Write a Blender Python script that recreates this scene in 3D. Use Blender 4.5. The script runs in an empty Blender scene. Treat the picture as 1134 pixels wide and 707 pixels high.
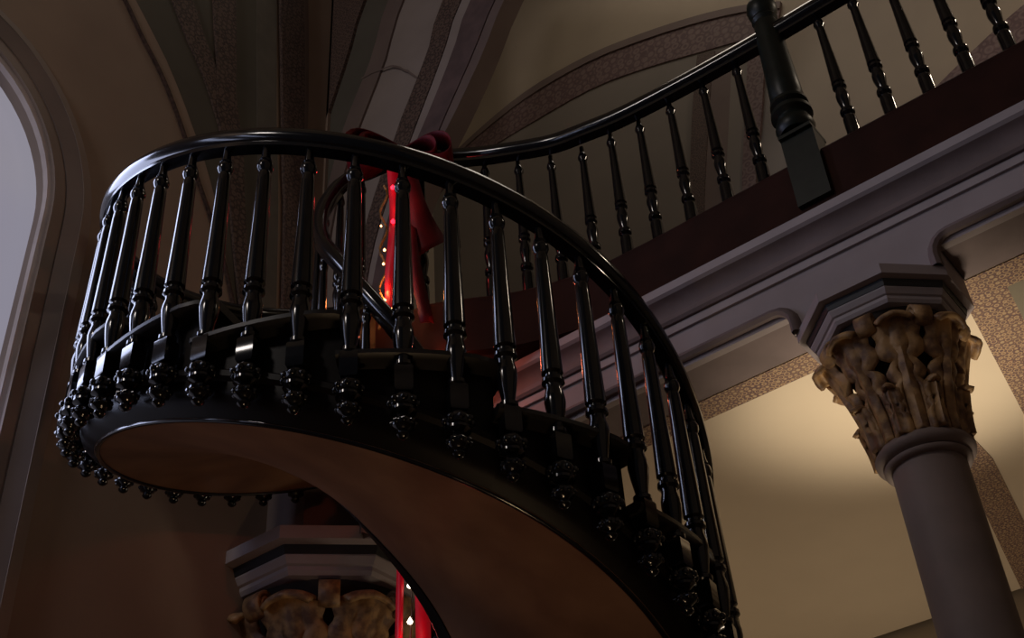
import bpy, bmesh, math, random
from mathutils import Vector, Matrix
random.seed(4)
COL = bpy.context.scene.collection
PI = math.pi
EYE = 1.5            # heights below are measured from eye level; everything is lifted by EYE at the end

# ------------------------------------------------------------------ materials
MATS = {}
def mat(name, col, rough=.6, col2=None, scale=6.0, spec=.5, coat=0.0, bump=0.0, bscale=40.0, emis=None, estr=0.0,
        detail=4.0, metal=0.0, lo=.35, hi=.65):
    m = bpy.data.materials.new(name); m.use_nodes = True
    nt = m.node_tree; b = nt.nodes['Principled BSDF']
    b.inputs['Roughness'].default_value = rough
    b.inputs['Specular IOR Level'].default_value = spec
    b.inputs['Metallic'].default_value = metal
    b.inputs['Coat Weight'].default_value = coat
    b.inputs['Coat Roughness'].default_value = .08
    tc = nt.nodes.new('ShaderNodeTexCoord')
    nz = nt.nodes.new('ShaderNodeTexNoise'); nz.inputs['Scale'].default_value = scale; nz.inputs['Detail'].default_value = detail
    nt.links.new(tc.outputs['Object'], nz.inputs['Vector'])
    cr = nt.nodes.new('ShaderNodeValToRGB')
    c2 = col2 if col2 else tuple(c * .82 for c in col)
    cr.color_ramp.elements[0].position = lo; cr.color_ramp.elements[1].position = hi
    cr.color_ramp.elements[0].color = (*c2, 1); cr.color_ramp.elements[1].color = (*col, 1)
    nt.links.new(nz.outputs['Fac'], cr.inputs['Fac'])
    nt.links.new(cr.outputs['Color'], b.inputs['Base Color'])
    if bump:
        n2 = nt.nodes.new('ShaderNodeTexNoise'); n2.inputs['Scale'].default_value = bscale
        nt.links.new(tc.outputs['Object'], n2.inputs['Vector'])
        bp = nt.nodes.new('ShaderNodeBump'); bp.inputs['Strength'].default_value = bump; bp.inputs['Distance'].default_value = .01
        nt.links.new(n2.outputs['Fac'], bp.inputs['Height']); nt.links.new(bp.outputs['Normal'], b.inputs['Normal'])
    if emis:
        b.inputs['Emission Color'].default_value = (*emis, 1); b.inputs['Emission Strength'].default_value = estr
    MATS[name] = m
    return m

def stencil(name, base, dark, light, scale=14.0, red=(.16, .04, .03)):
    """painted scroll border: cells and rings of dark and light paint on a ground colour"""
    m = bpy.data.materials.new(name); m.use_nodes = True
    nt = m.node_tree; b = nt.nodes['Principled BSDF']; b.inputs['Roughness'].default_value = .75
    tc = nt.nodes.new('ShaderNodeTexCoord')
    vo = nt.nodes.new('ShaderNodeTexVoronoi'); vo.inputs['Scale'].default_value = scale; vo.inputs['Randomness'].default_value = .35
    nt.links.new(tc.outputs['Object'], vo.inputs['Vector'])
    mth = nt.nodes.new('ShaderNodeMath'); mth.operation = 'MULTIPLY'; mth.inputs[1].default_value = 17.0
    nt.links.new(vo.outputs['Distance'], mth.inputs[0])
    sn = nt.nodes.new('ShaderNodeMath'); sn.operation = 'SINE'; nt.links.new(mth.outputs[0], sn.inputs[0])
    cr = nt.nodes.new('ShaderNodeValToRGB'); e = cr.color_ramp.elements
    cr.color_ramp.interpolation = 'CONSTANT'
    mr = nt.nodes.new('ShaderNodeMapRange'); mr.inputs['From Min'].default_value = -1; nt.links.new(sn.outputs[0], mr.inputs['Value'])
    nt.links.new(mr.outputs[0], cr.inputs['Fac'])
    e[0].position = 0; e[0].color = (*dark, 1); e[1].position = .3; e[1].color = (*base, 1)
    k = e.new(.62); k.color = (*red, 1); k = e.new(.8); k.color = (*light, 1)
    nz = nt.nodes.new('ShaderNodeTexNoise'); nz.inputs['Scale'].default_value = 9; nt.links.new(tc.outputs['Object'], nz.inputs['Vector'])
    mx = nt.nodes.new('ShaderNodeMix'); mx.data_type = 'RGBA'; mx.inputs[7].default_value = (*base, 1)
    md_ = nt.nodes.new('ShaderNodeMath'); md_.operation = 'MULTIPLY'; md_.inputs[1].default_value = .6; nt.links.new(nz.outputs['Fac'], md_.inputs[0]); nt.links.new(md_.outputs[0], mx.inputs[0]); nt.links.new(cr.outputs['Color'], mx.inputs[6]); nt.links.new(mx.outputs[2], b.inputs['Base Color'])
    MATS[name] = m
    return m

BLACK = mat('black varnish', (.004, .004, .005), .14, (.002, .002, .003), 20, spec=.42, coat=.12)
NEWEL = mat('dark green black paint', (.007, .010, .007), .4, (.004, .006, .004), 20, spec=.3)
STRING = mat('dark stained string board', (.006, .004, .0035), .45, (.004, .0025, .002), 12, spec=.12)
TREAD = mat('dark stained tread', (.010, .007, .006), .42, (.006, .005, .005), 10, spec=.3)
SOFFIT = mat('brown soffit board', (.17, .085, .045), .5, (.11, .05, .026), 3.5, spec=.4, coat=.1, bump=.15, bscale=8)
FASCIA = mat('red brown fascia wood', (.030, .009, .005), .75, (.020, .006, .003), 5, spec=.12)
UNDER = mat('gallery underside timber', (.03, .012, .009), .6)
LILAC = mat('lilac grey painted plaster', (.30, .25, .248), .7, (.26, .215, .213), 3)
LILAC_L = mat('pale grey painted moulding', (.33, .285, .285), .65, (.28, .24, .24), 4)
LILAC_D = mat('lilac grey in painted shade', (.17, .125, .12), .75, (.13, .095, .09), 4)  # darker copy of the lilac; cove and soffit shade put into the colour
BANDBLACK = mat('black painted groove', (.008, .009, .012), .5)
STONE = mat('grey painted column stone', (.22, .165, .145), .7, (.17, .13, .115), 4, bump=.08, bscale=14)
GILT = mat('gilded brown plaster leaf', (.42, .25, .105), .55, (.15, .08, .042), 16, spec=.4, bump=.3, bscale=40, lo=.38, hi=.62)
BELL = mat('bell in painted gap shade', (.02, .012, .008), .8)  # shade of the gaps between leaves put into the bell colour
CREAM = mat('cream painted ceiling', (.62, .51, .37), .8, (.57, .465, .335), 1.2)
GREYBAND = mat('grey green border paint', (.20, .17, .12), .8)
WALLL = mat('brown wall plaster', (.30, .225, .175), .85, (.25, .18, .14), 1.1)  # even brown base with soft mottling
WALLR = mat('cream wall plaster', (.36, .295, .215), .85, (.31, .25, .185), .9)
GREYWALL = mat('grey wall plaster', (.23, .20, .17), .85, (.20, .175, .15), 1.0)
OLIVE = mat('dark olive vault web', (.105, .095, .075), .85, (.085, .075, .06), 1.5)
OLIVE_L = mat('olive vault strip', (.135, .12, .10), .85)
FRAME = mat('grey brown window moulding', (.29, .235, .215), .7, (.25, .20, .18), 2)
FRAME_D = mat('dark grey window moulding', (.21, .165, .15), .75, (.18, .14, .13), 2)
FRAME_L = mat('pale window bead', (.62, .56, .58), .5)
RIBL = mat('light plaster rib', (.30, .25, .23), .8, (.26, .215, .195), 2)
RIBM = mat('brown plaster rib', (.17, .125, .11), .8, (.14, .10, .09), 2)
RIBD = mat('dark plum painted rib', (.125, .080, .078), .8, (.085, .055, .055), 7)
ROPE = mat('dark rope moulding', (.03, .015, .012), .85, (.09, .05, .04), 40)
FLOOR = mat('brown floor boards', (.12, .07, .04), .5, (.08, .045, .025), 4)
STEN_C = stencil('red and cream stencil border', (.24, .15, .085), (.07, .035, .05), (.42, .31, .18), 34, (.22, .045, .03))
STEN_D = stencil('dark red stencil band', (.105, .066, .052), (.018, .009, .010), (.13, .09, .07), 20, (.085, .035, .028))
STEN_P = stencil('plum stencil band', (.16, .105, .098), (.09, .05, .05), (.185, .13, .12), 11, (.13, .075, .068))
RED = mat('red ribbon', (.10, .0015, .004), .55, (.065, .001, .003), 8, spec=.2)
REDLIT = mat('red ribbon with painted glow', (.5, .004, .02), .5, (.4, .003, .012), 8, emis=(.85, .001, .02), estr=.13)  # bulb light on the ribbon put into colour and emission
BULB_R = mat('red fairy bulb', (.9, .05, .08), .3, emis=(1, .012, .03), estr=5)
BULB_W = mat('warm fairy bulb', (1, .7, .4), .3, emis=(1, .42, .16), estr=7)
BULB_C = mat('pale fairy bulb', (1, .9, .8), .3, emis=(1, .78, .62), estr=6)
WIRE = mat('fairy light wire', (.09, .05, .02), .5)
GOLD = mat('gold tinsel cord with glow', (.30, .17, .06), .4, (.12, .06, .02), 60, bump=.4, emis=(.6, .22, .03), estr=.05)  # faint emission puts the bulbs' glow into the cord

def window_mat():
    m = bpy.data.materials.new('daylit window glass'); m.use_nodes = True
    nt = m.node_tree; b = nt.nodes['Principled BSDF']
    b.inputs['Base Color'].default_value = (.18, .17, .22, 1); b.inputs['Roughness'].default_value = .25
    tc = nt.nodes.new('ShaderNodeTexCoord'); nz = nt.nodes.new('ShaderNodeTexNoise'); nz.inputs['Scale'].default_value = .7
    nt.links.new(tc.outputs['Object'], nz.inputs['Vector'])
    cr = nt.nodes.new('ShaderNodeValToRGB'); cr.color_ramp.elements[0].position = .3; cr.color_ramp.elements[1].position = .7
    cr.color_ramp.elements[0].color = (.80, .78, 1, 1); cr.color_ramp.elements[1].color = (.92, .88, 1, 1)
    nt.links.new(nz.outputs['Fac'], cr.inputs['Fac']); nt.links.new(cr.outputs['Color'], b.inputs['Emission Color'])
    b.inputs['Emission Strength'].default_value = .27
    return m
GLASS = window_mat()

# ------------------------------------------------------------------ mesh helpers
class MB:
    def __init__(s): s.v = []; s.f = []
    def grid(s, rows, close_u=False, close_v=False):
        n0 = len(s.v); R = len(rows); K = len(rows[0])
        for r in rows: s.v.extend([tuple(p) for p in r])
        for i in range(R if close_v else R - 1):
            for j in range(K if close_u else K - 1):
                a = n0 + i * K + j; b = n0 + i * K + (j + 1) % K
                c = n0 + ((i + 1) % R) * K + (j + 1) % K; d = n0 + ((i + 1) % R) * K + j
                s.f.append((a, b, c, d))
        return s
    def poly(s, pts):
        n = len(s.v); s.v.extend([tuple(p) for p in pts]); s.f.append(tuple(range(n, n + len(pts)))); return s
    def box(s, x0, x1, y0, y1, z0, z1):
        n = len(s.v)
        for z in (z0, z1):
            for x, y in ((x0, y0), (x1, y0), (x1, y1), (x0, y1)): s.v.append((x, y, z))
        for q in ((3, 2, 1, 0), (4, 5, 6, 7), (0, 1, 5, 4), (1, 2, 6, 5), (2, 3, 7, 6), (3, 0, 4, 7)): s.f.append(tuple(n + k for k in q))
        return s
    def lathe(s, prof, cx=0, cy=0, seg=20, rot=0.0, cap=True):
        rows = [[(cx + r * math.cos(rot + 2 * PI * k / seg), cy + r * math.sin(rot + 2 * PI * k / seg), z) for k in range(seg)] for r, z in prof]
        n = len(s.v); s.grid(rows, close_u=True)
        if cap:
            s.f.append(tuple(n + k for k in reversed(range(seg)))); m = n + (len(prof) - 1) * seg
            s.f.append(tuple(m + k for k in range(seg)))
        return s
    def prism(s, poly, z0, z1):
        n = len(s.v); K = len(poly)
        s.v.extend([(x, y, z0) for x, y in poly]); s.v.extend([(x, y, z1) for x, y in poly])
        s.f.append(tuple(n + k for k in reversed(range(K)))); s.f.append(tuple(n + K + k for k in range(K)))
        for k in range(K): s.f.append((n + k, n + (k + 1) % K, n + K + (k + 1) % K, n + K + k))
        return s
    def sweep(s, path, prof, cap=True):
        """profile (side, up) carried along a 3-D path, up stays near +Z"""
        P = [Vector(p) for p in path]; rows = []
        for i, p in enumerate(P):
            t = (P[min(i + 1, len(P) - 1)] - P[max(i - 1, 0)]).normalized()
            side = t.cross(Vector((0, 0, 1)))
            if side.length < 1e-4: side = Vector((1, 0, 0))
            side.normalize(); up = side.cross(t).normalized()
            rows.append([p + side * a + up * b for a, b in prof])
        n = len(s.v); s.grid(rows, close_u=True); K = len(prof)
        if cap:
            s.f.append(tuple(n + k for k in range(K))); m = n + (len(P) - 1) * K
            s.f.append(tuple(m + k for k in reversed(range(K))))
        return s
    def ball(s, c, r, seg=8, rings=6):
        prof = [(max(1e-4, r * math.sin(PI * k / rings)), c[2] - r * math.cos(PI * k / rings)) for k in range(rings + 1)]
        return s.lathe(prof, c[0], c[1], seg, cap=False)
    def build(s, name, m, parent=None, smooth=False, org=(0, 0, 0)):
        me = bpy.data.meshes.new(name)
        o_ = Vector(org)
        me.from_pydata([tuple(Vector(p) - o_) for p in s.v], [], s.f)
        bm = bmesh.new(); bm.from_mesh(me); bmesh.ops.recalc_face_normals(bm, faces=bm.faces); bm.to_mesh(me); bm.free()
        me.materials.append(m)
        if smooth:
            for p in me.polygons: p.use_smooth = True
            me.set_sharp_from_angle(angle=math.radians(smooth if smooth is not True else 40))
        o = bpy.data.objects.new(name, me); COL.objects.link(o)
        if parent is not None: o.parent = parent
        else: o.location = o_
        return o

ROOTS = []
def thing(name, label, cat, loc, group=None):
    o = bpy.data.objects.new(name, None); COL.objects.link(o); o.location = loc; o.empty_display_size = .2
    o['label'] = label; o['category'] = cat
    if group: o['group'] = group
    ROOTS.append(o); return o
def structure(o): o['kind'] = 'structure'; ROOTS.append(o); return o
def inst(src, name, loc, parent, rz=0.0):
    c = src.copy(); c.name = name; COL.objects.link(c); c.parent = parent; c.location = loc; c.rotation_euler = (0, 0, rz); return c

# ------------------------------------------------------------------ camera
cam = bpy.data.cameras.new('camera'); co = bpy.data.objects.new('camera', cam); COL.objects.link(co)
F, PITCH, ROLL = 1402.85, .673, -.073
cam.sensor_fit = 'HORIZONTAL'; cam.sensor_width = 36; cam.lens = 36 * F / 1134; cam.clip_start = .05
hf = Vector((-.5807, .8141, 0)); rt = Vector((.8141, .5807, 0)); zz = Vector((0, 0, 1))
fw = hf * math.cos(PITCH) + zz * math.sin(PITCH); up = -hf * math.sin(PITCH) + zz * math.cos(PITCH)
c_, s_ = math.cos(ROLL), math.sin(ROLL)
X = rt * c_ + up * s_; Y = -rt * s_ + up * c_; Z = -fw
co.matrix_world = Matrix(((X.x, Y.x, Z.x, 0), (X.y, Y.y, Z.y, 0), (X.z, Y.z, Z.z, EYE), (0, 0, 0, 1)))
bpy.context.scene.camera = co

# ------------------------------------------------------------------ spiral staircase
CX, CY = -3.37, 3.67
TX, TY, GX, GY = .676, -.736, .736, .676
R0, RI = 1.405, .37
TH0, DTH = -.232, .133
def clip(x, a, b): return max(a, min(b, x))
def zl(i): return 3.66 - .065 * (i - 9) - .003 * clip(i - 13, 0, 7) ** 2
def ang(i): return TH0 + DTH * (i - 9)
def pt(i, r, z):
    t = ang(i)
    return Vector((CX + r * (math.cos(t) * TX + math.sin(t) * GX), CY + r * (math.cos(t) * TY + math.sin(t) * GY), z))
def frange(a, b, n): return [a + (b - a) * k / n for k in range(n + 1)]

ZG = 4.28            # gallery floor
ITOP, IBOT = -11.2, 71.5
stair = thing('spiral_staircase', 'black varnished spiral staircase curling up to the choir loft, brown boarded soffit', 'staircase', (CX, CY, -EYE))
SB = Vector((CX, CY, -EYE))
def sb(mb, name, m, smooth=False, parent=None): return mb.build(name, m, parent or stair, smooth, SB)

def ztread(m):
    ic = 15.8 - 3 * m - 1.5
    return 2.53 + .195 * m - .003 * clip(ic - 13, 0, 7) ** 2
NM = range(8, -21, -1)
# soffit, outer string, inner string
I = frange(ITOP, IBOT, 260)
mb = MB(); mb.grid([[pt(i, R0 - .115 - (R0 - .115 - .40) * k / 6, max(zl(i) - 1.165 + .10 * k / 6, -EYE + .004)) for k in range(7)] for i in I])
sb(mb, 'soffit', SOFFIT, 60)
mb = MB()
for m in NM:                                   # cut string: the top edge follows the steps, the bottom edge runs with the helix
    zt = ztread(m) - .045
    ii = frange(15.8 - 3 * m, 12.8 - 3 * m, 8)
    rows = []
    for i in ii:
        zb = zl(i) - 1.085
        f = lambda z: max(z, -EYE + .003)
        rows.append([pt(i, R0 - .045, f(zt)), pt(i, R0 - .045, f(zb + .10)), pt(i, R0 - .028, f(zb + .085)), pt(i, R0 - .028, f(zb + .06)), pt(i, R0 - .045, f(zb + .045)),
                     pt(i, R0 - .045, f(zb)), pt(i, R0 - .055, f(zb - .03)), pt(i, R0 - .08, f(zb - .055)),
                     pt(i, R0 - .12, f(zb - .08)), pt(i, R0 - .12, f(zt))])
    mb.grid(rows, close_u=True)
sb(mb, 'outer_string', STRING, 35)
mb = MB(); rows = []
for i in I:
    zb = zl(i) - 1.075; f = lambda z: max(z, -EYE + .003)
    rows.append([pt(i, .33, f(zb + .02)), pt(i, .345, f(zb)), pt(i, .40, f(zb)), pt(i, .405, f(zb + .03)), pt(i, .405, f(zl(i) - .62)), pt(i, .36, f(zl(i) - .60)), pt(i, .34, f(zl(i) - .64)), pt(i, .34, f(zb + .08))])
mb.grid(rows, close_u=True); sb(mb, 'inner_string', STRING, 35)
mb = MB(); mb.sweep([pt(i, R0 - .128, zl(i) - 1.163) for i in frange(ITOP, 66, 260)], [(.012 * math.cos(k * PI / 4), .012 * math.sin(k * PI / 4)) for k in range(8)]); sb(mb, 'edge_bead', BLACK, 60)  # glossy bead added to catch a bright line along the soffit edge
# treads with rounded nosing ends, and risers
for m in NM:
    zt = ztread(m); i0 = 15.8 - 3 * m; ii = frange(i0 + .28, i0 - 3.05, 9)
    rows = []
    for k, i in enumerate(ii):
        ro = R0 + .035 - (.05 if k == 0 else .012 if k == 1 else 0)
        rows.append([pt(i, .40, zt), pt(i, ro - .02, zt), pt(i, ro, zt - .012), pt(i, ro, zt - .03), pt(i, ro - .02, zt - .043), pt(i, .40, zt - .043)])
    mb = MB(); mb.grid(rows, close_u=True); n = len(mb.v)
    mb.f.append((0, 1, 2, 3, 4, 5)); mb.f.append(tuple(range(n - 6, n)))
    sb(mb, 'tread', TREAD, 50)
    zb = max(ztread(m - 1) - .02, -EYE + .01)
    mb = MB(); a = i0; b = i0 - .12
    mb.grid([[pt(i, .41, zb), pt(i, R0 - .06, zb), pt(i, R0 - .06, zt - .04), pt(i, .41, zt - .04)] for i in (a, b)], close_u=True)
    mb.f.append((0, 1, 2, 3)); mb.f.append((4, 5, 6, 7)); sb(mb, 'riser', TREAD)
# landing riser up to the gallery
mb = MB(); mb.grid([[pt(i, .41, ztread(8)), pt(i, R0 - .06, ztread(8)), pt(i, R0 - .06, ZG), pt(i, .41, ZG)] for i in (ITOP, ITOP - .12)], close_u=True)
mb.f.append((0, 1, 2, 3)); mb.f.append((4, 5, 6, 7)); sb(mb, 'riser', TREAD)
# handrails
RAIL = [(-.036, -.012), (-.040, .008), (-.034, .028), (-.016, .040), (.016, .040), (.034, .028), (.040, .008), (.036, -.012), (.024, -.020), (.024, -.036), (-.024, -.036), (-.024, -.020)]
mb = MB(); mb.sweep([pt(i, R0, zl(i) + .16) for i in frange(ITOP - .3, 66, 300)], [(a * 1.25, b * 1.3) for a, b in RAIL]); sb(mb, 'outer_handrail', BLACK, 50)
INZ = [(66, -.03), (17.5, 3.30), (14, 3.45), (12, 3.6), (9.3, 3.79), (5.6, 4.10), (1, 4.45), (-2.5, 4.80), (-5, 5.05), (-7.9, 5.30), (-11.5, 5.44), (-14, 5.46), (-16.5, 5.44)]
def inz(i):
    for (a, za), (b, zb) in zip(INZ, INZ[1:]):
        if a >= i >= b: return za + (zb - za) * (a - i) / (a - b)
    return INZ[-1][1]
ipath = []
for i in frange(60, -16.5, 300):
    zz_ = sum(inz(clip(i + d, -16.5, 66)) for d in (-1.5, -.75, 0, .75, 1.5)) / 5
    ipath.append(pt(i, RI - .10 * clip((-10 - i) / 6.5, 0, 1), zz_))
mb = MB(); mb.sweep(ipath, [(a * 1.05, b * 1.1) for a, b in RAIL]); sb(mb, 'inner_handrail', BLACK, 50)

# turned balusters: z is measured from the small bead near the top
def baluster_profile(s_top, s_mid):
    return [(.013, .13), (.014, .085), (.017, .055), (.022, .035), (.018, .028), (.026, .020), (.029, .006), (.029, -.006), (.025, -.020), (.020, -.030), (.0235, -.045),
            (.0245, -.08), (.029, -.35 * s_mid), (.0345, -.58 * s_mid), (.035, -.615 * s_mid), (.026, -.625 * s_mid), (.026, -.635 * s_mid), (.036, -.645 * s_mid), (.037, -.66 * s_mid), (.027, -.672 * s_mid),
            (.027, -.69 * s_mid), (.033, -.72 * s_mid), (.034, -.745 * s_mid), (.029, -.79 * s_mid), (.022, -.84 * s_mid), (.020, -.855 * s_mid), (.030, -.865 * s_mid), (.030, -.88 * s_mid), (.022, -.89 * s_mid)]
mb = MB(); mb.lathe([(r * 1.16, z) for r, z in baluster_profile(1, 1)], seg=18)
mb.lathe([(.040, -.885), (.046, -.893), (.046, -.985), (.040, -.993)], seg=4, rot=PI / 4)
bal0 = mb.build('baluster', BLACK, stair, 38)
mb = MB()
mb.lathe([(.018, -.99), (.022, -1.0), (.036, -1.004), (.045, -1.018), (.048, -1.034), (.045, -1.048), (.036, -1.057), (.046, -1.062), (.046, -1.072), (.030, -1.078),
          (.020, -1.086), (.022, -1.094), (.036, -1.104), (.041, -1.118), (.037, -1.132), (.022, -1.142), (.016, -1.148), (.022, -1.154), (.024, -1.164), (.016, -1.174), (.003, -1.18)], seg=14)
for k in range(8):                             # ring of beads around the drop
    t = 2 * PI * k / 8
    mb.ball((.046 * math.cos(t), .046 * math.sin(t), -1.034), .0145, 8, 6)
    mb.ball((.036 * math.cos(t), .036 * math.sin(t), -1.118), .013, 6, 5)
drop0 = mb.build('drop_finial', BLACK, bal0, 45)
first = True
for i in range(-10, 53):
    p = pt(i, R0 + .006, zl(i)) - SB
    rz = math.atan2(*(pt(i, 1, 0) - pt(i, 0, 0)).yx)
    if first: bal0.location = p; bal0.rotation_euler = (0, 0, rz); first = False; continue
    b = inst(bal0, 'baluster', p, stair, rz); inst(drop0, 'drop_finial', (0, 0, 0), b)
mb = MB(); L_ = .78
mb.lathe([(r * .8, z) for r, z in baluster_profile(1, .93)] + [(.024, -.86), (.024, -1.0)], seg=14)
in0 = mb.build('baluster', BLACK, stair, 38); first = True
for m in range(8, -14, -1):
    for d in (1.3,):
        i = 15.8 - 3 * m - d
        h = sum(inz(clip(i + e, -16.5, 66)) for e in (-1.5, -.75, 0, .75, 1.5)) / 5
        p = pt(i, RI, h - .14) - SB
        if first: in0.location = p; first = False; continue
        inst(in0, 'baluster', p, stair)

# ------------------------------------------------------------------ choir loft (gallery)
loft = thing('choir_loft', 'choir loft with red-brown fascia and lilac moulded front beam above the column', 'gallery', (-1.2, 4.36, 3.42))
LB = Vector((-1.2, 4.36, 3.42))
def lb(mb, name, m, smooth=False): return mb.build(name, m, loft, smooth, LB)
p_in = pt(ITOP - .12, .36, 0); p_out = pt(ITOP - .12, R0 - .02, 0)
FRONT = [(2.6, 4.36), (-2.2, 4.36), (-2.47, 4.35), (-2.65, 4.325), (-2.80, 4.285), (-2.95, 4.23), (-3.10, 4.15), (-3.25, 4.055), (-3.38, 3.99), (-3.50, 3.965), (p_in.x, p_in.y)]
edge = FRONT + [(p_out.x, p_out.y), (-4.62, 4.62), (-4.62, 5.2), (-6.55, 5.25), (-6.55, 7.85), (2.6, 7.85)]
mb = MB(); mb.prism([(x, y + (.03 if k < len(FRONT) else 0)) for k, (x, y) in enumerate(edge)], 3.96, ZG - .01); lb(mb, 'floor_slab', UNDER)
# fascia board following the curved edge
def offset_path(path, d):
    out = []
    for k, (x, y) in enumerate(path):
        x0, y0 = path[max(k - 1, 0)]; x1, y1 = path[min(k + 1, len(path) - 1)]
        tx, ty = x1 - x0, y1 - y0; l = math.hypot(tx, ty); out.append((x - ty / l * d, y + tx / l * d))
    return out
def wall_strip(path, prof):
    rows = []
    offs = {d: offset_path(path, d) for d, z in prof}
    for k in range(len(path)): rows.append([(offs[d][k][0], offs[d][k][1], z) for d, z in prof])
    mb = MB(); mb.grid(rows, close_u=True); K = len(prof); mb.f.append(tuple(range(K))); n = len(mb.v); mb.f.append(tuple(range(n - K, n))); return mb
lb(wall_strip(FRONT, [(-.03, ZG), (.02, ZG), (.028, ZG - .012), (.02, ZG - .03), (.02, 3.93), (-.03, 3.93)]), 'fascia_board', FASCIA, 30)
# straight moulded beam under it
BX0, BX1 = -4.17, 2.6
def beam(prof, name, m, smooth=30, x0=BX0, x1=BX1):
    mb = MB(); rows = [[(x, y, z) for y, z in prof] for x in (x1, x0)]; mb.grid(rows, close_u=True); K = len(prof)
    mb.f.append(tuple(range(K))); mb.f.append(tuple(range(K, 2 * K))); return lb(mb, name, m, smooth)
beam([(4.40, 3.93), (4.305, 3.93), (4.295, 3.92), (4.295, 3.875), (4.31, 3.862), (4.40, 3.862)], 'cornice_fillet', LILAC_L)
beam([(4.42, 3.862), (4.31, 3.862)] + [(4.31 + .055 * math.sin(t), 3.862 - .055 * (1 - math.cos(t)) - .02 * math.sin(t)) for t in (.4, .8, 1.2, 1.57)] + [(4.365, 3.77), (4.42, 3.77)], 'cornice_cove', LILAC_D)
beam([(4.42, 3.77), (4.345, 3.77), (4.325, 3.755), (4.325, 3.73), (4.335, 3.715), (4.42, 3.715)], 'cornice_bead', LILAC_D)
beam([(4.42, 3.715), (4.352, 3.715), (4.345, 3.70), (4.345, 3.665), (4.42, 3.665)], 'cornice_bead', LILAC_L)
beam([(4.36, 3.70), (4.36, 3.53), (4.66, 3.53), (4.66, 3.95), (4.40, 3.95)], 'beam_core', LILAC)
# panelled lower face: openings between the pier blocks with rounded ends and a raised bead
def opening(x0, x1):
    zt, zb, r = 3.53, 3.415, .07
    mb = MB()
    # bead along the lower edge, turning down at both ends
    path = [(x0 + .0, 4.345, zb - .06)] + [(x0 + r - r * math.cos(t), 4.345, zb - .0 + r * math.sin(t) - .0) for t in (0, .4, .8, 1.2, PI / 2)]
    path += [(x1 - r + r * math.sin(t), 4.345, zb + r * math.cos(t)) for t in (0, .4, .8, 1.2, PI / 2)] + [(x1, 4.345, zb - .06)]
    rows = []
    for k, p in enumerate(path):
        t = (Vector(path[min(k + 1, len(path) - 1)]) - Vector(path[max(k - 1, 0)])).normalized(); n = Vector((-t.z, 0, t.x))
        rows.append([Vector(p) + n * a + Vector((0, b, 0)) for a, b in ((.0, .03), (.0, -.012), (.014, -.026), (.03, -.022), (.042, -.006), (.05, .03))])
    mb.grid(rows, close_u=True); lb(mb, 'edge_bead', LILAC_D, 40)
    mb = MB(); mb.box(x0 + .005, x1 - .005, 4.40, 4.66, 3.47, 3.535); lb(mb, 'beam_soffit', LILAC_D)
PIERX = [(-1.59, -.89), (1.8, 2.6)]
for x0, x1 in PIERX:
    mb = MB(); mb.box(x0, x1, 4.36, 4.66, 3.36, 3.53); lb(mb, 'pier_block', LILAC)
opening(-4.15, -1.59); opening(-.89, 1.8)
mb = MB()
for x0, x1 in ((-4.15, -1.59), (-.89, 1.8)): mb.box(x0, x1, 4.36, 4.40, 3.46, 3.53)
lb(mb, 'beam_face', LILAC)
# plaster ceiling beneath the loft with painted borders
ZC = 3.47
mb = MB(); mb.box(-6.55, 2.6, 4.66, 7.85, ZC, ZC + .05); ceil_low = lb(mb, 'plaster_ceiling', CREAM)
def border(poly, name, m, z=ZC):
    mb = MB(); mb.prism(poly, z - .006, z + .002); return lb(mb, name, m)
border([(-4.5, 4.662), (-1.36, 4.662), (-1.36, 4.82), (-4.5, 4.82)], 'painted_border', STEN_C)
border([(-1.36, 4.82), (-1.36, 5.2), (-1.36, 6.2), (-1.62, 7.85), (-1.82, 7.85), (-1.52, 6.2), (-1.50, 4.82)], 'painted_border', STEN_C)
border([(-.93, 4.662), (2.6, 4.662), (2.6, 4.83), (-.76, 4.83), (-.80, 5.2), (-.92, 6.0), (-1.25, 7.85), (-1.42, 7.85), (-1.09, 6.0), (-.97, 5.0)], 'painted_border', STEN_C)
border([(-.76, 4.83), (2.6, 4.83), (2.6, 4.90), (-.69, 4.90), (-.73, 5.2), (-.85, 6.0), (-1.18, 7.85), (-1.25, 7.85), (-.92, 6.0), (-.80, 5.2)], 'plain_border', GREYBAND)

# ------------------------------------------------------------------ balustrade of the loft
balu = thing('gallery_balustrade', 'dark turned balustrade with thick newel along the choir loft edge', 'railing', (-1.3, 4.36, ZG))
GB = Vector((-1.3, 4.36, ZG))
ZR = 5.2
rp = [(2.6, 4.36, ZR), (-1.0, 4.36, ZR), (-1.39, 4.36, ZR), (-1.83, 4.345, ZR), (-2.22, 4.315, 5.2), (-2.45, 4.29, 5.22), (-2.68, 4.26, 5.25), (-2.94, 4.18, 5.30), (-3.10, 4.13, 5.34), (-3.25, 4.07, 5.38)]
e = ipath[-1]; rp += [(-3.37, 4.01, 5.41), (e.x, e.y, e.z)]
def smooth_path(P, n=8):
    out = []; P = [Vector(p) for p in P]
    for k in range(len(P) - 1):
        a, b, c, d = P[max(k - 1, 0)], P[k], P[k + 1], P[min(k + 2, len(P) - 1)]
        for j in range(n):
            t = j / n; out.append(.5 * ((2 * b) + (c - a) * t + (2 * a - 5 * b + 4 * c - d) * t * t + (3 * b - a - 3 * c + d) * t ** 3))
    return out + [P[-1]]
mb = MB(); mb.sweep(smooth_path(rp), [(a * 1.25, b * 1.35) for a, b in RAIL]); mb.build('handrail', BLACK, balu, 50, GB)
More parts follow.
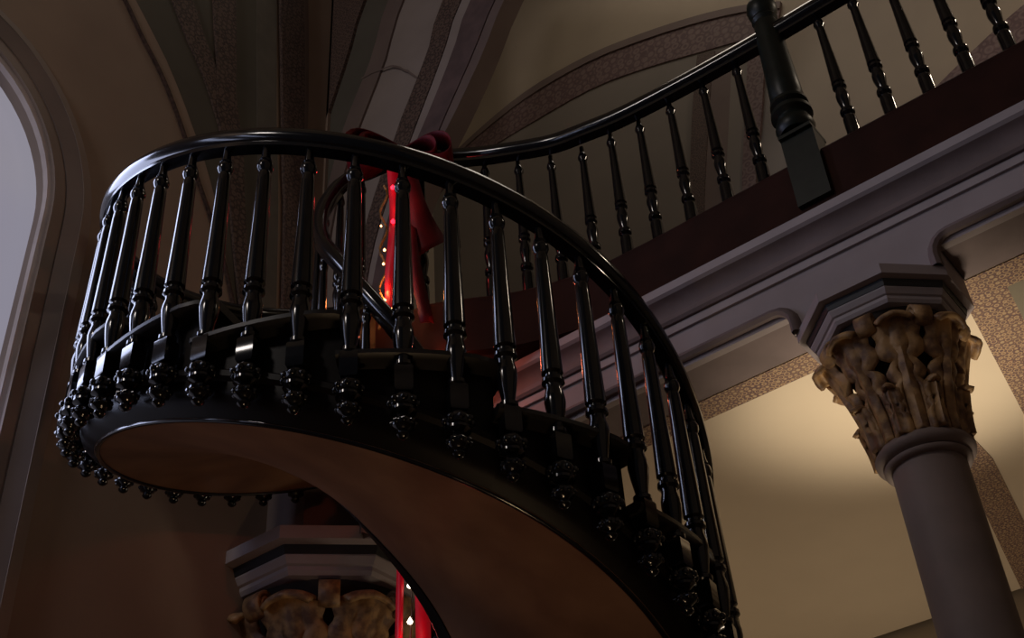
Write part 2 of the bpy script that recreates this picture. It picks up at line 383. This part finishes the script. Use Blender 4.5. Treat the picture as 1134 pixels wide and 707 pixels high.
# newel with ball finial, ring cluster and square plinth
mb = MB()
mb.lathe([(.002, 5.50), (.045, 5.49), (.075, 5.46), (.082, 5.42), (.074, 5.38), (.055, 5.355), (.066, 5.345), (.070, 5.33), (.058, 5.31), (.066, 5.27), (.070, 5.20), (.074, 5.05), (.080, 4.85), (.084, 4.72),
          (.072, 4.70), (.072, 4.69), (.094, 4.675), (.096, 4.655), (.074, 4.64), (.074, 4.63), (.102, 4.61), (.104, 4.585), (.078, 4.565), (.078, 4.555), (.09, 4.53), (.098, 4.50), (.09, 4.475), (.08, 4.46)], seg=24)
nw = mb.build('newel_post', NEWEL, balu, 40, (0, 0, ZG)); nw.location = (-.03, 0, 0)
mb = MB(); mb.box(-1.405, -1.235, 4.31, 4.44, 3.985, 4.42); mb.lathe([(.122, 4.415), (.122, 4.435), (.10, 4.45)], -1.32, 4.375, 4, PI / 4); mb.build('newel_plinth', NEWEL, balu, False, GB)
# balusters
mb = MB()
gp = [(.013, .89), (.014, .86), (.020, .835), (.025, .825), (.028, .81), (.028, .80), (.020, .785), (.021, .76), (.024, .62), (.031, .385), (.033, .36), (.024, .352), (.034, .342), (.034, .328), (.024, .318),
      (.026, .30), (.032, .275), (.032, .25), (.024, .20), (.019, .18), (.034, .170), (.036, .158), (.034, .146), (.022, .136), (.031, .12), (.033, .10), (.033, .0)]
mb.lathe(gp, seg=16)
g0 = mb.build('baluster', BLACK, balu, 38); first = True
spots = []
spots = [(-1.07 + .19 * k, 4.36) for k in range(19)] + [(-1.55, 4.36), (-1.755, 4.36), (-1.965, 4.36), (-2.165, 4.36)]
# continue along the curve by arc length
cp = smooth_path([(x, y, 0) for x, y in FRONT[1:]], 12); acc = 0; nxt = None
lastx = min(x for x, y in spots)
cur = Vector((lastx, 4.36, 0)); acc = 0
fullp = [cur] + [p for p in cp if p.x < lastx - .01]
for a_, b_ in zip(fullp, fullp[1:]):
    seg = (b_ - a_).length; acc += seg
    if acc >= .185: spots.append((b_.x, b_.y + .0)); acc = 0
for x, y in spots:
    if x < -3.6: continue
    p = Vector((x, y + .01, ZG)) - GB
    # follow the rail overhead where it swings in
    zr_ = min(rp, key=lambda q: abs(q[0] - x))[2] if x < -2.3 else ZR
    o_ = g0 if first else inst(g0, 'baluster', p, balu)
    first = False; o_.location = p; o_.scale.z = (zr_ - .02 - ZG) / .89

# ------------------------------------------------------------------ columns
def octa(cx, cy, r, rot=PI / 8): return [(cx + r * math.cos(rot + k * PI / 4), cy + r * math.sin(rot + k * PI / 4)) for k in range(8)]
def acanthus(phi, r0, r1, z0, h, wid, curl, n=30, k=15, lobes=4):
    rows = []
    for j in range(n + 1):
        v = j / n
        if v < .80:
            q = v / .80; r = r0 + (r1 - r0) * (q ** 1.7); z = z0 + h * q
        else:
            t = (v - .80) / .20 * 2.7; r = r1 + curl * (1 - math.cos(t)) * .75 + curl * .25 * t / 2.7; z = z0 + h + curl * math.sin(t) * .85 - curl * .15 * t
        w = wid * (.92 + .10 * math.sin(PI * min(v, .9)) - .38 * max(0, v - .72) / .28)
        w *= 1 - .62 * math.exp(-((v - .42) / .05) ** 2) - .68 * math.exp(-((v - .57) / .055) ** 2) - .25 * math.exp(-((v - .74) / .04) ** 2)
        row = []
        for i in range(k):
            u = -1 + 2 * i / (k - 1)
            rr = r + .085 * (1 if v < .7 else max(.15, 1 - (v - .7) * 4)) * r0 * (math.cos(u * PI * 3) * .5 + .6 * (1 - abs(u)) ** 2) + .02 * r0 * math.sin(v * PI * lobes * 2) * abs(u) - .10 * r0 * u * u
            a = phi + w * u
            row.append((rr * math.cos(a), rr * math.sin(a), z - .05 * h * abs(u) ** 2))
        rows.append(row)
    return rows
def volute(phi, r, z, s):
    """spiral scroll under a corner of the abacus"""
    mb = MB(); path = []
    for k in range(26):
        t = k / 25; ang_ = -PI / 2 + t * 3.4 * PI; q = s * (1 - .8 * t)
        path.append((r + q * math.cos(ang_) * .9, z + q * math.sin(ang_)))
    rows = []
    for x, zz1 in path:
        c, d = math.cos(phi), math.sin(phi); w = s * .75
        rows.append([(x * c - w * d, x * d + w * c, zz1), (x * c + w * d, x * d - w * c, zz1)])
    mb.grid(rows); return mb
def column(name, label, cx, cy, s, ztop, wide, shaft_r, rot=0, half=False, seed=1):
    base = Vector((cx, cy, -EYE))
    root = thing(name, label, 'column', tuple(base))
    def cb(mb, nm, m, sm=False, par=root):
        for k, v in enumerate(mb.v): mb.v[k] = (v[0] + cx, v[1] + cy, v[2])
        return mb.build(nm, m, par, sm, base)
    # abacus: wide top slab, black groove, stepped grey mouldings
    ra = wide
    z = ztop
    ab = MB(); ab.lathe([(ra * 1.06, z), (ra * 1.06, z - .05 * s), (ra * .995, z - .055 * s)], seg=8, rot=rot + PI / 8)
    abo = cb(ab, 'abacus', LILAC)
    g = MB(); g.lathe([(ra * .975, z - .05 * s), (ra * .945, z - .085 * s), (ra * .90, z - .086 * s)], seg=8, rot=rot + PI / 8); cb(g, 'black_groove', BANDBLACK, False, abo)
    g = MB(); g.lathe([(ra * .935, z - .080 * s), (ra * .935, z - .092 * s), (ra * .90, z - .115 * s), (ra * .875, z - .12 * s), (ra * .875, z - .135 * s), (ra * .85, z - .15 * s), (ra * .79, z - .155 * s)], seg=8, rot=rot + PI / 8); cb(g, 'moulding', LILAC_L, False, abo)
    zc = z - .15 * s; h = .56 * s
    zn = zc - h
    r0 = shaft_r * 1.08; r1 = ra * .80
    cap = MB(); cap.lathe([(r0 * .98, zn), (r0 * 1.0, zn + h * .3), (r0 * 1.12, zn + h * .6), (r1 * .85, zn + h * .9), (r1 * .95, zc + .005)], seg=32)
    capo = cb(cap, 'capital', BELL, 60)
    for k in range(8):
        mb = MB(); mb.grid(acanthus(rot + PI / 8 + k * PI / 4, r0 * 1.04, r1 * .98, zn + .01 * s, h * .82, .41, .046 * s))
        o = cb(mb, 'acanthus_leaf', GILT, 70, capo)
        md = o.modifiers.new('thick', 'SOLIDIFY'); md.thickness = .02 * s; md.offset = -1
    for k in range(8):
        mb = MB(); mb.grid(acanthus(rot + k * PI / 4, r0 * 1.16, r0 * 1.36, zn + .005 * s, h * .36, .17, .030 * s, 12, 9, 3))
        o = cb(mb, 'acanthus_leaf', GILT, 70, capo)
        md = o.modifiers.new('thick', 'SOLIDIFY'); md.thickness = .018 * s; md.offset = -1
    for k in range(8):
        mb = volute(rot + k * PI / 4, r1 * .97, zc - .065 * s, .05 * s)
        o = cb(mb, 'volute', GILT, 60, capo)
        md = o.modifiers.new('thick', 'SOLIDIFY'); md.thickness = .014 * s; md.offset = 0
    nk = MB(); q = shaft_r
    nk.lathe([(q * 1.0, zn - .075 * s), (q * 1.12, zn - .073 * s), (q * 1.18, zn - .062 * s), (q * 1.18, zn - .052 * s), (q * 1.10, zn - .046 * s), (q * 1.24, zn - .040 * s), (q * 1.34, zn - .026 * s), (q * 1.36, zn - .008 * s), (q * 1.30, zn + .008 * s), (q * 1.12, zn + .016 * s), (q * 1.05, zn + .02 * s)], seg=48)
    cb(nk, 'neck_ring', STONE, 50)
    sh = MB(); sh.lathe([(q * 1.0, zn - .06 * s), (q * 1.005, zn - .6), (q * 1.01, -.9), (q * 1.08, -1.20), (q * 1.3, -1.22), (q * 1.38, -1.27), (q * 1.3, -1.32), (q * 1.45, -1.33), (q * 1.45, -EYE)], seg=48)
    cb(sh, 'shaft', STONE, 50)
    return root
column('stone_column', 'grey stone column with gilded leaf capital carrying the choir loft beam at right', -1.235, 4.51, 1.0, 3.36, .355, .148)
column('wall_column', 'dim column with octagonal abacus and brown leaf capital behind the spiral staircase', -4.85, 4.78, 1.55, 3.48, .68, .26)

# ------------------------------------------------------------------ room shell
S = structure
mb = MB(); mb.box(-7, 4.5, -6, 8.2, -EYE - .1, -EYE); S(mb.build('floor', FLOOR))
mb = MB(); mb.box(-7, 4.5, -6, 8.2, 13.0, 13.1); S(mb.build('ceiling', WALLR))
# left wall with the arched window opening
WB0, WB1, WSP, WCB = 1.03, 2.61, 5.0, 1.82
def arch_pts(off, sill):
    r = (WB1 - WB0) / 2 + off
    P = [(WCB + r, sill)]
    P += [(WCB + r * math.cos(t), WSP + r * 1.18 * math.sin(t)) for t in [k * PI / 28 for k in range(29)]]
    P += [(WCB - r, sill)]
    return P
bm = bmesh.new()
outer = [(-6, -EYE), (4.75, -EYE), (4.75, 13), (-6, 13)]; hole = arch_pts(0, 1.2)
def loop(pts):
    vs = [bm.verts.new((-5.0, b, z)) for b, z in pts]
    for k in range(len(vs)): bm.edges.new((vs[k], vs[(k + 1) % len(vs)]))
loop(outer); loop(hole)
bmesh.ops.triangle_fill(bm, use_beauty=True, edges=bm.edges[:])
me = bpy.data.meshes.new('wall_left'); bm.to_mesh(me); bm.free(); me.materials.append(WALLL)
wl = bpy.data.objects.new('wall_left', me); COL.objects.link(wl); S(wl)
# window: mouldings, reveal and pane
def arch_band(o0, o1, d0, d1, sill, name, m, parent):
    A = arch_pts(o0, sill); B = arch_pts(o1, sill); rows = []
    for (b0, z0), (b1, z1) in zip(A, B):
        rows.append([(-5.0 - .02, b0, z0), (-5.0 + d0, b0, z0), (-5.0 + d1, b1, z1), (-5.0 - .02, b1, z1)])
    mb = MB(); mb.grid(rows, close_u=True); return mb.build(name, m, parent, 40, (-5.0, WCB, 1.2))
win = MB(); P = arch_pts(.0, 1.2); win.poly([(-5.10, b, z) for b, z in P]); wo = win.build('window_1', GLASS, None, False, (-5.0, WCB, 1.2)); S(wo)
A = arch_pts(0, 1.2); mb = MB(); mb.grid([[(-5.12, b, z), (-5.0, b, z)] for b, z in A]); mb.build('window_reveal', FRAME, wo, 40, (-5.0, WCB, 1.2))
arch_band(-.012, .02, .02, .02, -EYE + .3, 'bead_moulding', FRAME_L, wo)
arch_band(.02, .11, .045, .02, -EYE + .3, 'inner_moulding', FRAME, wo)
arch_band(.11, .20, .03, .055, -EYE + .3, 'middle_moulding', FRAME_D, wo)
arch_band(.20, .29, .06, .012, -EYE + .3, 'outer_moulding', FRAME, wo)
# recessed bay walls and rear wall
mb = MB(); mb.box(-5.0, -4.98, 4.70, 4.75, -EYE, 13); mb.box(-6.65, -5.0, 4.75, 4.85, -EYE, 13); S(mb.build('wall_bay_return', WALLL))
mb = MB(); mb.box(-6.7, -6.6, 4.75, 7.95, -EYE, 13); S(mb.build('wall_bay', WALLR))
mb = MB(); mb.box(-6.7, 4.5, 7.9, 8.0, -EYE, 13); S(mb.build('wall_rear', WALLR))
mb = MB(); mb.box(4.4, 4.5, -6, 7.95, -EYE, 13); S(mb.build('wall_right', WALLR))

NT = [0]
def trim(mb, m, smooth=False):
    NT[0] += 1; return S(mb.build('trim_%d' % NT[0], m, None, smooth))
def resample(P, n):
    P = [Vector((p[0], p[1], 0)) for p in P]; Q = smooth_path(P, 10)
    L = [0]
    for a, b in zip(Q, Q[1:]): L.append(L[-1] + (b - a).length)
    out = []; j = 0
    for k in range(n + 1):
        s = L[-1] * k / n
        while j < len(L) - 2 and L[j + 1] < s: j += 1
        t = (s - L[j]) / max(1e-9, L[j + 1] - L[j]); out.append(Q[j].lerp(Q[j + 1], t))
    return out
def strip(A, B, axis, c0, c1, m, n=22):
    """raised band between two edges lying in the plane axis = c0, standing out to c1"""
    A = resample(A, n); B = resample(B, n); rows = []
    for a, b in zip(A, B):
        q = []
        for (u, z), c in (((a.x, a.y), c0), ((a.x, a.y), c1), ((b.x, b.y), c1), ((b.x, b.y), c0)):
            q.append((c, u, z) if axis == 'x' else (u, c, z))
        rows.append(q)
    mb = MB(); mb.grid(rows, close_u=True); K = len(mb.v); mb.f.append((0, 1, 2, 3)); mb.f.append((K - 4, K - 3, K - 2, K - 1))
    return trim(mb, m, 30)
# ribs painted and moulded on the left wall, rising from the wall column  (along the wall, height)
rope = [(2.2, 7.62), (2.5, 7.40), (2.8, 7.1), (2.98, 6.88), (3.18, 6.66), (3.39, 6.34), (3.57, 5.99), (3.72, 5.73), (3.88, 5.4), (4.05, 4.9), (4.2, 4.3)]
rope2 = [(b + .013, z + .009) for b, z in rope]
strip(rope, rope2, 'x', -5.0, -4.975, ROPE, 60)
Aed = [(2.28, 7.72), (2.6, 7.46), (2.88, 7.18), (3.05, 7.0), (3.21, 6.82), (3.37, 6.59), (3.48, 6.41), (3.63, 6.15), (3.78, 5.8), (3.9, 5.41), (4.06, 4.9), (4.22, 4.3)]
strip(rope2, Aed, 'x', -5.0, -4.985, WALLL)
D0 = [(3.75, 9.6), (3.89, 8.2), (4.01, 6.95), (4.11, 6.04), (4.24, 4.3)]
strip(Aed, D0, 'x', -5.0, -4.988, OLIVE)
Bl = [(2.4, 8.5), (2.8, 8.0), (3.15, 7.45), (3.33, 7.17), (3.52, 6.91), (3.70, 6.55)]; Br = [(2.6, 8.6), (2.97, 8.12), (3.31, 7.61), (3.47, 7.31), (3.63, 7.06), (3.76, 6.8)]
strip(Bl, Br, 'x', -4.99, -4.972, STEN_D)
Cl = [(3.3, 9.2), (3.49, 7.79), (3.58, 7.26), (3.63, 6.82), (3.68, 6.59), (3.78, 6.31), (3.85, 5.94), (4.05, 5.0)]; Cr = [(3.5, 9.35), (3.68, 7.99), (3.75, 7.41), (3.79, 6.96), (3.85, 6.73), (3.92, 6.41), (3.97, 6.02), (4.14, 5.0)]
strip(Cl, Cr, 'x', -4.99, -4.965, STEN_D)
D1 = [(3.97, 9.8), (4.09, 8.39), (4.19, 7.1), (4.28, 6.16), (4.38, 4.3)]
strip(D0, D1, 'x', -5.0, -4.984, OLIVE_L)
Dl = [(3.98, 9.85), (4.11, 8.41), (4.17, 7.8), (4.23, 7.15), (4.29, 6.52), (4.33, 6.11), (4.42, 4.3)]; Dr = [(4.25, 10.1), (4.35, 8.65), (4.40, 8.01), (4.44, 7.33), (4.46, 6.65), (4.48, 6.21), (4.52, 4.3)]
strip(Dl, Dr, 'x', -4.99, -4.96, STEN_D)
De = [(4.31, 10.15), (4.41, 8.70), (4.455, 8.05), (4.49, 7.36), (4.50, 6.65), (4.52, 6.21), (4.56, 4.3)]
strip(Dr, De, 'x', -4.99, -4.975, RIBM)
# transverse arch in the plane of the wall column (across, height)
def ext(P, top, low): return [top] + P + low
E0 = ext([(-5.03, 9.03), (-5.16, 8.41), (-5.27, 7.74), (-5.32, 7.34)], (-4.5, 10.6), [(-5.36, 6.2), (-5.36, 4.2)])
E1 = ext([(-4.62, 8.68), (-4.79, 8.12), (-4.99, 7.54), (-5.07, 7.22)], (-3.9, 10.2), [(-5.18, 6.2), (-5.2, 4.2)])
F0 = ext([(-4.35, 8.44), (-4.51, 7.9), (-4.76, 7.37), (-4.87, 7.03)], (-3.6, 9.95), [(-5.02, 6.2), (-5.08, 4.2)])
F1 = ext([(-4.19, 8.31), (-4.36, 7.78), (-4.57, 7.31), (-4.67, 7.08)], (-3.4, 9.8), [(-4.90, 6.2), (-5.0, 4.2)])
F2 = ext([(-3.77, 7.95), (-3.93, 7.49), (-4.14, 7.05), (-4.25, 6.81)], (-2.9, 9.4), [(-4.58, 5.9), (-4.78, 4.2)])
F3 = ext([(-3.60, 7.80), (-3.78, 7.37), (-4.00, 6.90), (-4.10, 6.69)], (-2.7, 9.25), [(-4.47, 5.8), (-4.70, 4.2)])
F4 = ext([(-3.51, 7.72), (-3.69, 7.30), (-3.92, 6.84), (-4.03, 6.65)], (-2.6, 9.15), [(-4.41, 5.75), (-4.66, 4.2)])
F5 = ext([(-3.29, 7.54), (-3.50, 7.15), (-3.76, 6.72), (-3.88, 6.51)], (-2.35, 8.95), [(-4.30, 5.6), (-4.60, 4.2)])
F6 = ext([(-3.22, 7.47), (-3.42, 7.09), (-3.69, 6.67), (-3.83, 6.47)], (-2.27, 8.88), [(-4.26, 5.55), (-4.58, 4.2)])
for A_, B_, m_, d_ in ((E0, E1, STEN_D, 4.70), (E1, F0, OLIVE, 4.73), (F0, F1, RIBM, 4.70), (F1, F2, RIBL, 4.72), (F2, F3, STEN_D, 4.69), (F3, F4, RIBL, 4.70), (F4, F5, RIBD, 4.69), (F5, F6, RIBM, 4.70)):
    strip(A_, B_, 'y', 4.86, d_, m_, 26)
# hairline crack across the light face of the arch
mb = MB(); ck = [(-4.62, 7.70), (-4.45, 7.66), (-4.30, 7.58), (-4.15, 7.42), (-4.02, 7.22)]
ck = resample(ck, 14); w_ = [random.uniform(-.012, .012) for _ in ck]
mb.grid([[(p.x + .004, 4.695, p.y + w + .008), (p.x - .004, 4.695, p.y + w - .008)] for p, w in zip(ck, w_)]); trim(mb, RIBM)
# rear wall: painted arch band with its grey field, leaning ribs, second arch
ao = [(-6.6, 10.2), (-6.45, 10.32), (-6.15, 10.5), (-5.27, 10.71), (-4.39, 10.67), (-3.64, 10.47), (-2.99, 10.22), (-2.53, 9.98), (-2.2, 9.75)]
ai = [(-6.6, 9.95), (-6.19, 10.12), (-5.91, 10.2), (-5.16, 10.2), (-4.36, 10.15), (-3.71, 9.97), (-3.11, 9.74), (-2.65, 9.55), (-2.35, 9.35)]
am = [(a * .8 + b * .2, c * .8 + d * .2) for (a, c), (b, d) in zip(ao, ai)]
strip(ao, am, 'y', 7.9, 7.86, RIBM); strip(am, ai, 'y', 7.9, 7.875, STEN_P)
strip(ai, [(x, 4.3) for x, z in ai], 'y', 7.9, 7.888, GREYWALL)
s1l = [(-3.14, 9.70), (-3.23, 9.37), (-3.37, 8.75), (-3.53, 7.93), (-3.7, 6.9)]; s1r = [(-2.95, 9.62), (-3.04, 9.34), (-3.21, 8.64), (-3.39, 7.84), (-3.56, 6.9)]
mid = [(-2.79, 9.5), (-2.82, 9.34), (-3.05, 8.36), (-3.18, 7.8), (-3.35, 6.9)]
s2l = [(-2.61, 9.45), (-2.63, 9.37), (-2.81, 8.6), (-3.0, 7.81), (-3.15, 6.9)]; s2r = [(-2.46, 9.32), (-2.53, 9.0), (-2.69, 8.39), (-2.86, 7.81), (-3.02, 6.9)]
strip(s1l, s1r, 'y', 7.9, 7.86, STEN_D); strip(s1r, mid, 'y', 7.9, 7.87, RIBM); strip(mid, s2l, 'y', 7.9, 7.868, GREYWALL); strip(s2l, s2r, 'y', 7.9, 7.855, STEN_P)
strip([(-1.9, 7.2), (-1.44, 7.62), (-1.19, 7.76), (-.72, 7.97), (-.34, 8.11), (.4, 8.3)], [(-1.7, 7.0), (-1.22, 7.43), (-1.0, 7.55), (-.62, 7.68), (-.30, 7.78), (.45, 7.95)], 'y', 7.9, 7.87, STEN_P)
# cluster of wall shafts above the wall column
mb = MB(); mb.prism(octa(-4.85, 4.78, .42), 3.48, 4.6); trim(mb, RIBM)

# ------------------------------------------------------------------ ribbon bow and fairy lights
ex = Vector((.8141, .5807, 0)); ey = Vector((-.5807, .8141, 0))
KN = Vector((-3.42, 3.80, 5.235))
bow = thing('ribbon_bow', 'red ribbon bow tied on the handrail where the staircase meets the choir loft', 'bow', tuple(KN))
def W(s, d, z): return KN + ex * s + ey * d + Vector((0, 0, z))
def ribbon(path, width, m, name, parent, org):
    """flat ribbon: path of (sideways, depth, height), width vector per point"""
    rows = []
    for (s, d, z), (ws, wd, wz) in zip(path, width):
        rows.append([W(s - ws, d - wd, z - wz), W(s, d - .012, z), W(s + ws, d + wd, z + wz)])
    mb = MB(); mb.grid(rows); o = mb.build(name, m, parent, 80, org); md = o.modifiers.new('thick', 'SOLIDIFY'); md.thickness = .004; return o
for sg, k_ in ((-1, 1.0), (1, 1.0), (-1, .72), (1, .72)):
    P = []; Wd = []
    for k in range(25):
        t = 2 * PI * k / 24
        s = sg * k_ * (.155 - .155 * math.cos(t)); z = k_ * (.13 if sg < 0 else .115) * math.sin(t) * (1.0 if math.sin(t) > 0 else .7) * (1 - .25 * math.cos(t)) + (.125 if sg < 0 else .085) - .025 * (1 - math.cos(t)) * (1 if sg > 0 else .6)
        P.append((s, .02 * math.sin(2 * t), z)); q = (.03 + .085 * (1 - math.cos(t)) / 2)
        Wd.append((0, q, .02 * math.sin(t)))
    ribbon(P, Wd, RED, 'loop', bow, KN)
mb = MB(); mb.ball(KN + Vector((0, 0, .07)), .05, 12, 8); mb.build('knot', RED, bow, 60, KN)
def tail(s0, s1, z0, z1, w0, w1, d0, d1, m, name='tail', wob=.012, parent=bow, n=18, slant=0):
    P = []; Wd = []
    for k in range(n + 1):
        t = k / n; s = s0 + (s1 - s0) * t + wob * math.sin(t * 7 + s0 * 30); P.append((s, d0 + (d1 - d0) * t + wob * 1.5 * math.cos(t * 6), z0 + (z1 - z0) * t))
        Wd.append((w0 + (w1 - w0) * t, .01 * math.sin(t * 9), slant * t ** 4))
    return ribbon(P, Wd, m, name, parent, KN)
# short wide tail with a slanting cut, long narrow tail, and the strands with glow in their colour that run down the stair well
tail(.02, .15, .06, -.62, .03, .095, 0, .04, RED, slant=.07)
tail(.01, .125, .06, -1.12, .03, .035, .05, .05, RED)
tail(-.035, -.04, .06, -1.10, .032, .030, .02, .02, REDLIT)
well = thing('ribbon_garland', 'long red ribbon strands with pale bulbs hanging down the stair well beside the wall column', 'garland', tuple(KN + Vector((0, 0, -1.15))))
WO = KN + Vector((0, 0, -1.15))
def wtail(*a, **k):
    o = tail(*a, parent=well, **k)
    o.data.transform(Matrix.Translation(KN - WO)); return o
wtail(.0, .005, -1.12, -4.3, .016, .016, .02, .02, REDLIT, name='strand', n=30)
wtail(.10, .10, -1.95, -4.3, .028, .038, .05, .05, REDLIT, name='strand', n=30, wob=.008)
def bulb(p, m, r, parent, org, name='bulb'):
    mb = MB(); mb.lathe([(.0005, p.z + r * 1.7), (r * .45, p.z + r * 1.0), (r, p.z), (r * .8, p.z - r * .6), (.0005, p.z - r)], p.x, p.y, 10, cap=False); return mb.build(name, m, parent, 80, org)
for s, z in ((.045, -2.83), (.052, -2.93), (.045, -2.66), (.05, -3.15), (.045, -3.4)): bulb(W(s, -.03, z), BULB_C, .013, well, WO)
bulb(W(.10, -.02, -2.99), BULB_R, .012, well, WO); bulb(W(.10, -.02, -3.3), BULB_R, .012, well, WO)
mb = MB(); mb.sweep([W(.048 + .006 * math.sin(k), -.02, -1.1 - .08 * k) for k in range(41)], [(.004 * math.cos(t), .004 * math.sin(t)) for t in (0, 1.57, 3.14, 4.71)]); mb.build('wire', WIRE, well, False, WO)
fl = thing('fairy_lights', 'string of warm and red fairy lights twisted beside the hanging ribbon of the bow', 'string lights', tuple(KN + Vector((0, 0, -.25))))
FO = KN + Vector((0, 0, -.25))
mb = MB(); mb.sweep([W(-.095 + .02 * math.sin(k * .9), .06, -.10 - .04 * k) for k in range(27)], [(.007 * math.cos(t), .007 * math.sin(t)) for t in [j * PI / 3 for j in range(6)]]); mb.build('wire', GOLD, fl, 60, FO)
for s, z in ((-.035, -.20), (-.033, -.46)): bulb(W(s, -.02, z), BULB_R, .013, fl, FO)
for s, z, m_, r_ in ((-.085, -.62, BULB_W, .008), (-.105, -.44, BULB_W, .006), (-.062, -.80, BULB_W, .012), (-.080, -.98, BULB_W, .013), (-.045, -1.045, BULB_W, .013), (-.09, -.72, BULB_W, .007)):
    bulb(W(s, .03, z), m_, r_, fl, FO)

# ------------------------------------------------------------------ lights
def light(kind, name, loc, power, col, **k):
    d = bpy.data.lights.new(name, kind); d.energy = power; d.color = col
    tgt = k.pop('aim', None)
    for a, b in k.items(): setattr(d, a, b)
    o = bpy.data.objects.new(name, d); COL.objects.link(o); o.location = loc
    if tgt is not None: o.rotation_euler = (Vector(tgt) - Vector(loc)).to_track_quat('-Z', 'Y').to_euler()
    o.location.z += EYE
    return o
# daylight lamps added for baluster glints; windows further down the wall are unbuilt
light('AREA', 'daylight', (-4.9, -.6, 3.6), 30, (.60, .68, 1), aim=(0, -.3, 3.0), shape='RECTANGLE', size=.5, size_y=3.4)
light('AREA', 'daylight', (-4.9, -3.4, 3.6), 30, (.60, .68, 1), aim=(0, -2, 3.0), shape='RECTANGLE', size=.5, size_y=3.4)
light('AREA', 'daylight', (-4.93, 1.82, 3.9), 55, (.62, .69, 1), aim=(0, 2.2, 3.0), shape='RECTANGLE', size=.8, size_y=3.0)
# lamp washing the plaster ceiling beneath the loft
light('SPOT', 'ceiling_wash', (-1.6, 5.6, -.9), 800, (1, .86, .66), aim=(-1.38, 5.18, 3.47), spot_size=math.radians(29), spot_blend=1.0, shadow_soft_size=.25)
light('POINT', 'under_loft', (-2.4, 7.2, .4), 66, (1, .82, .61), shadow_soft_size=.4)  # added fill lifting the lower part of this ceiling
light('POINT', 'under_loft', (-5.6, 6.2, 2.2), 12, (1, .80, .48), shadow_soft_size=.3)
# lamp on the loft, right
light('POINT', 'loft_lamp', (1.2, 6.0, 7.0), 60, (1, .82, .62), shadow_soft_size=.15)
# small glow of the bulbs
light('POINT', 'bulb_glow', tuple(W(-.07, .02, -.92)), 3.0, (1, .30, .08), shadow_soft_size=.03)
light('POINT', 'bulb_glow', tuple(W(-.01, -.10, -.35)), .5, (1, .05, .05), shadow_soft_size=.03)
light('POINT', 'bulb_glow', tuple(W(.22, .12, -1.30)), 5.5, (1, .20, .10), shadow_soft_size=.05)
light('POINT', 'bulb_glow', tuple(W(.03, -.10, -2.95)), .6, (1, .08, .08), shadow_soft_size=.03)
# warm fill added from below to light the stair soffit
light('SPOT', 'soffit_fill', (-1.7, 2.0, -1.3), 66, (1, .68, .38), aim=(-2.9, 3.0, 2.3), spot_size=math.radians(50), spot_blend=1.0, shadow_soft_size=.15)
light('POINT', 'soffit_fill', (-2.2, 1.6, -.6), 4, (1, .62, .36), shadow_soft_size=.15)

light('POINT', 'nave_fill', (-3.6, -4.2, 7.5), 330, (1, .90, .84), shadow_soft_size=.5)  # unseen fill added to light beam and walls from front left
light('AREA', 'bay_fill', (-2.2, 6.2, 12.5), 45, (1, .88, .74), aim=(-2.5, 6.6, 4), shape='RECTANGLE', size=3, size_y=1.5)
w = bpy.data.worlds.new('world'); bpy.context.scene.world = w; w.use_nodes = True
w.node_tree.nodes['Background'].inputs[0].default_value = (.75, .72, .85, 1); w.node_tree.nodes['Background'].inputs[1].default_value = .035
vs = bpy.context.scene.view_settings; vs.view_transform = 'Standard'; vs.look = 'None'; vs.exposure = 0; vs.gamma = 1

for o in ROOTS: o.location.z += EYE
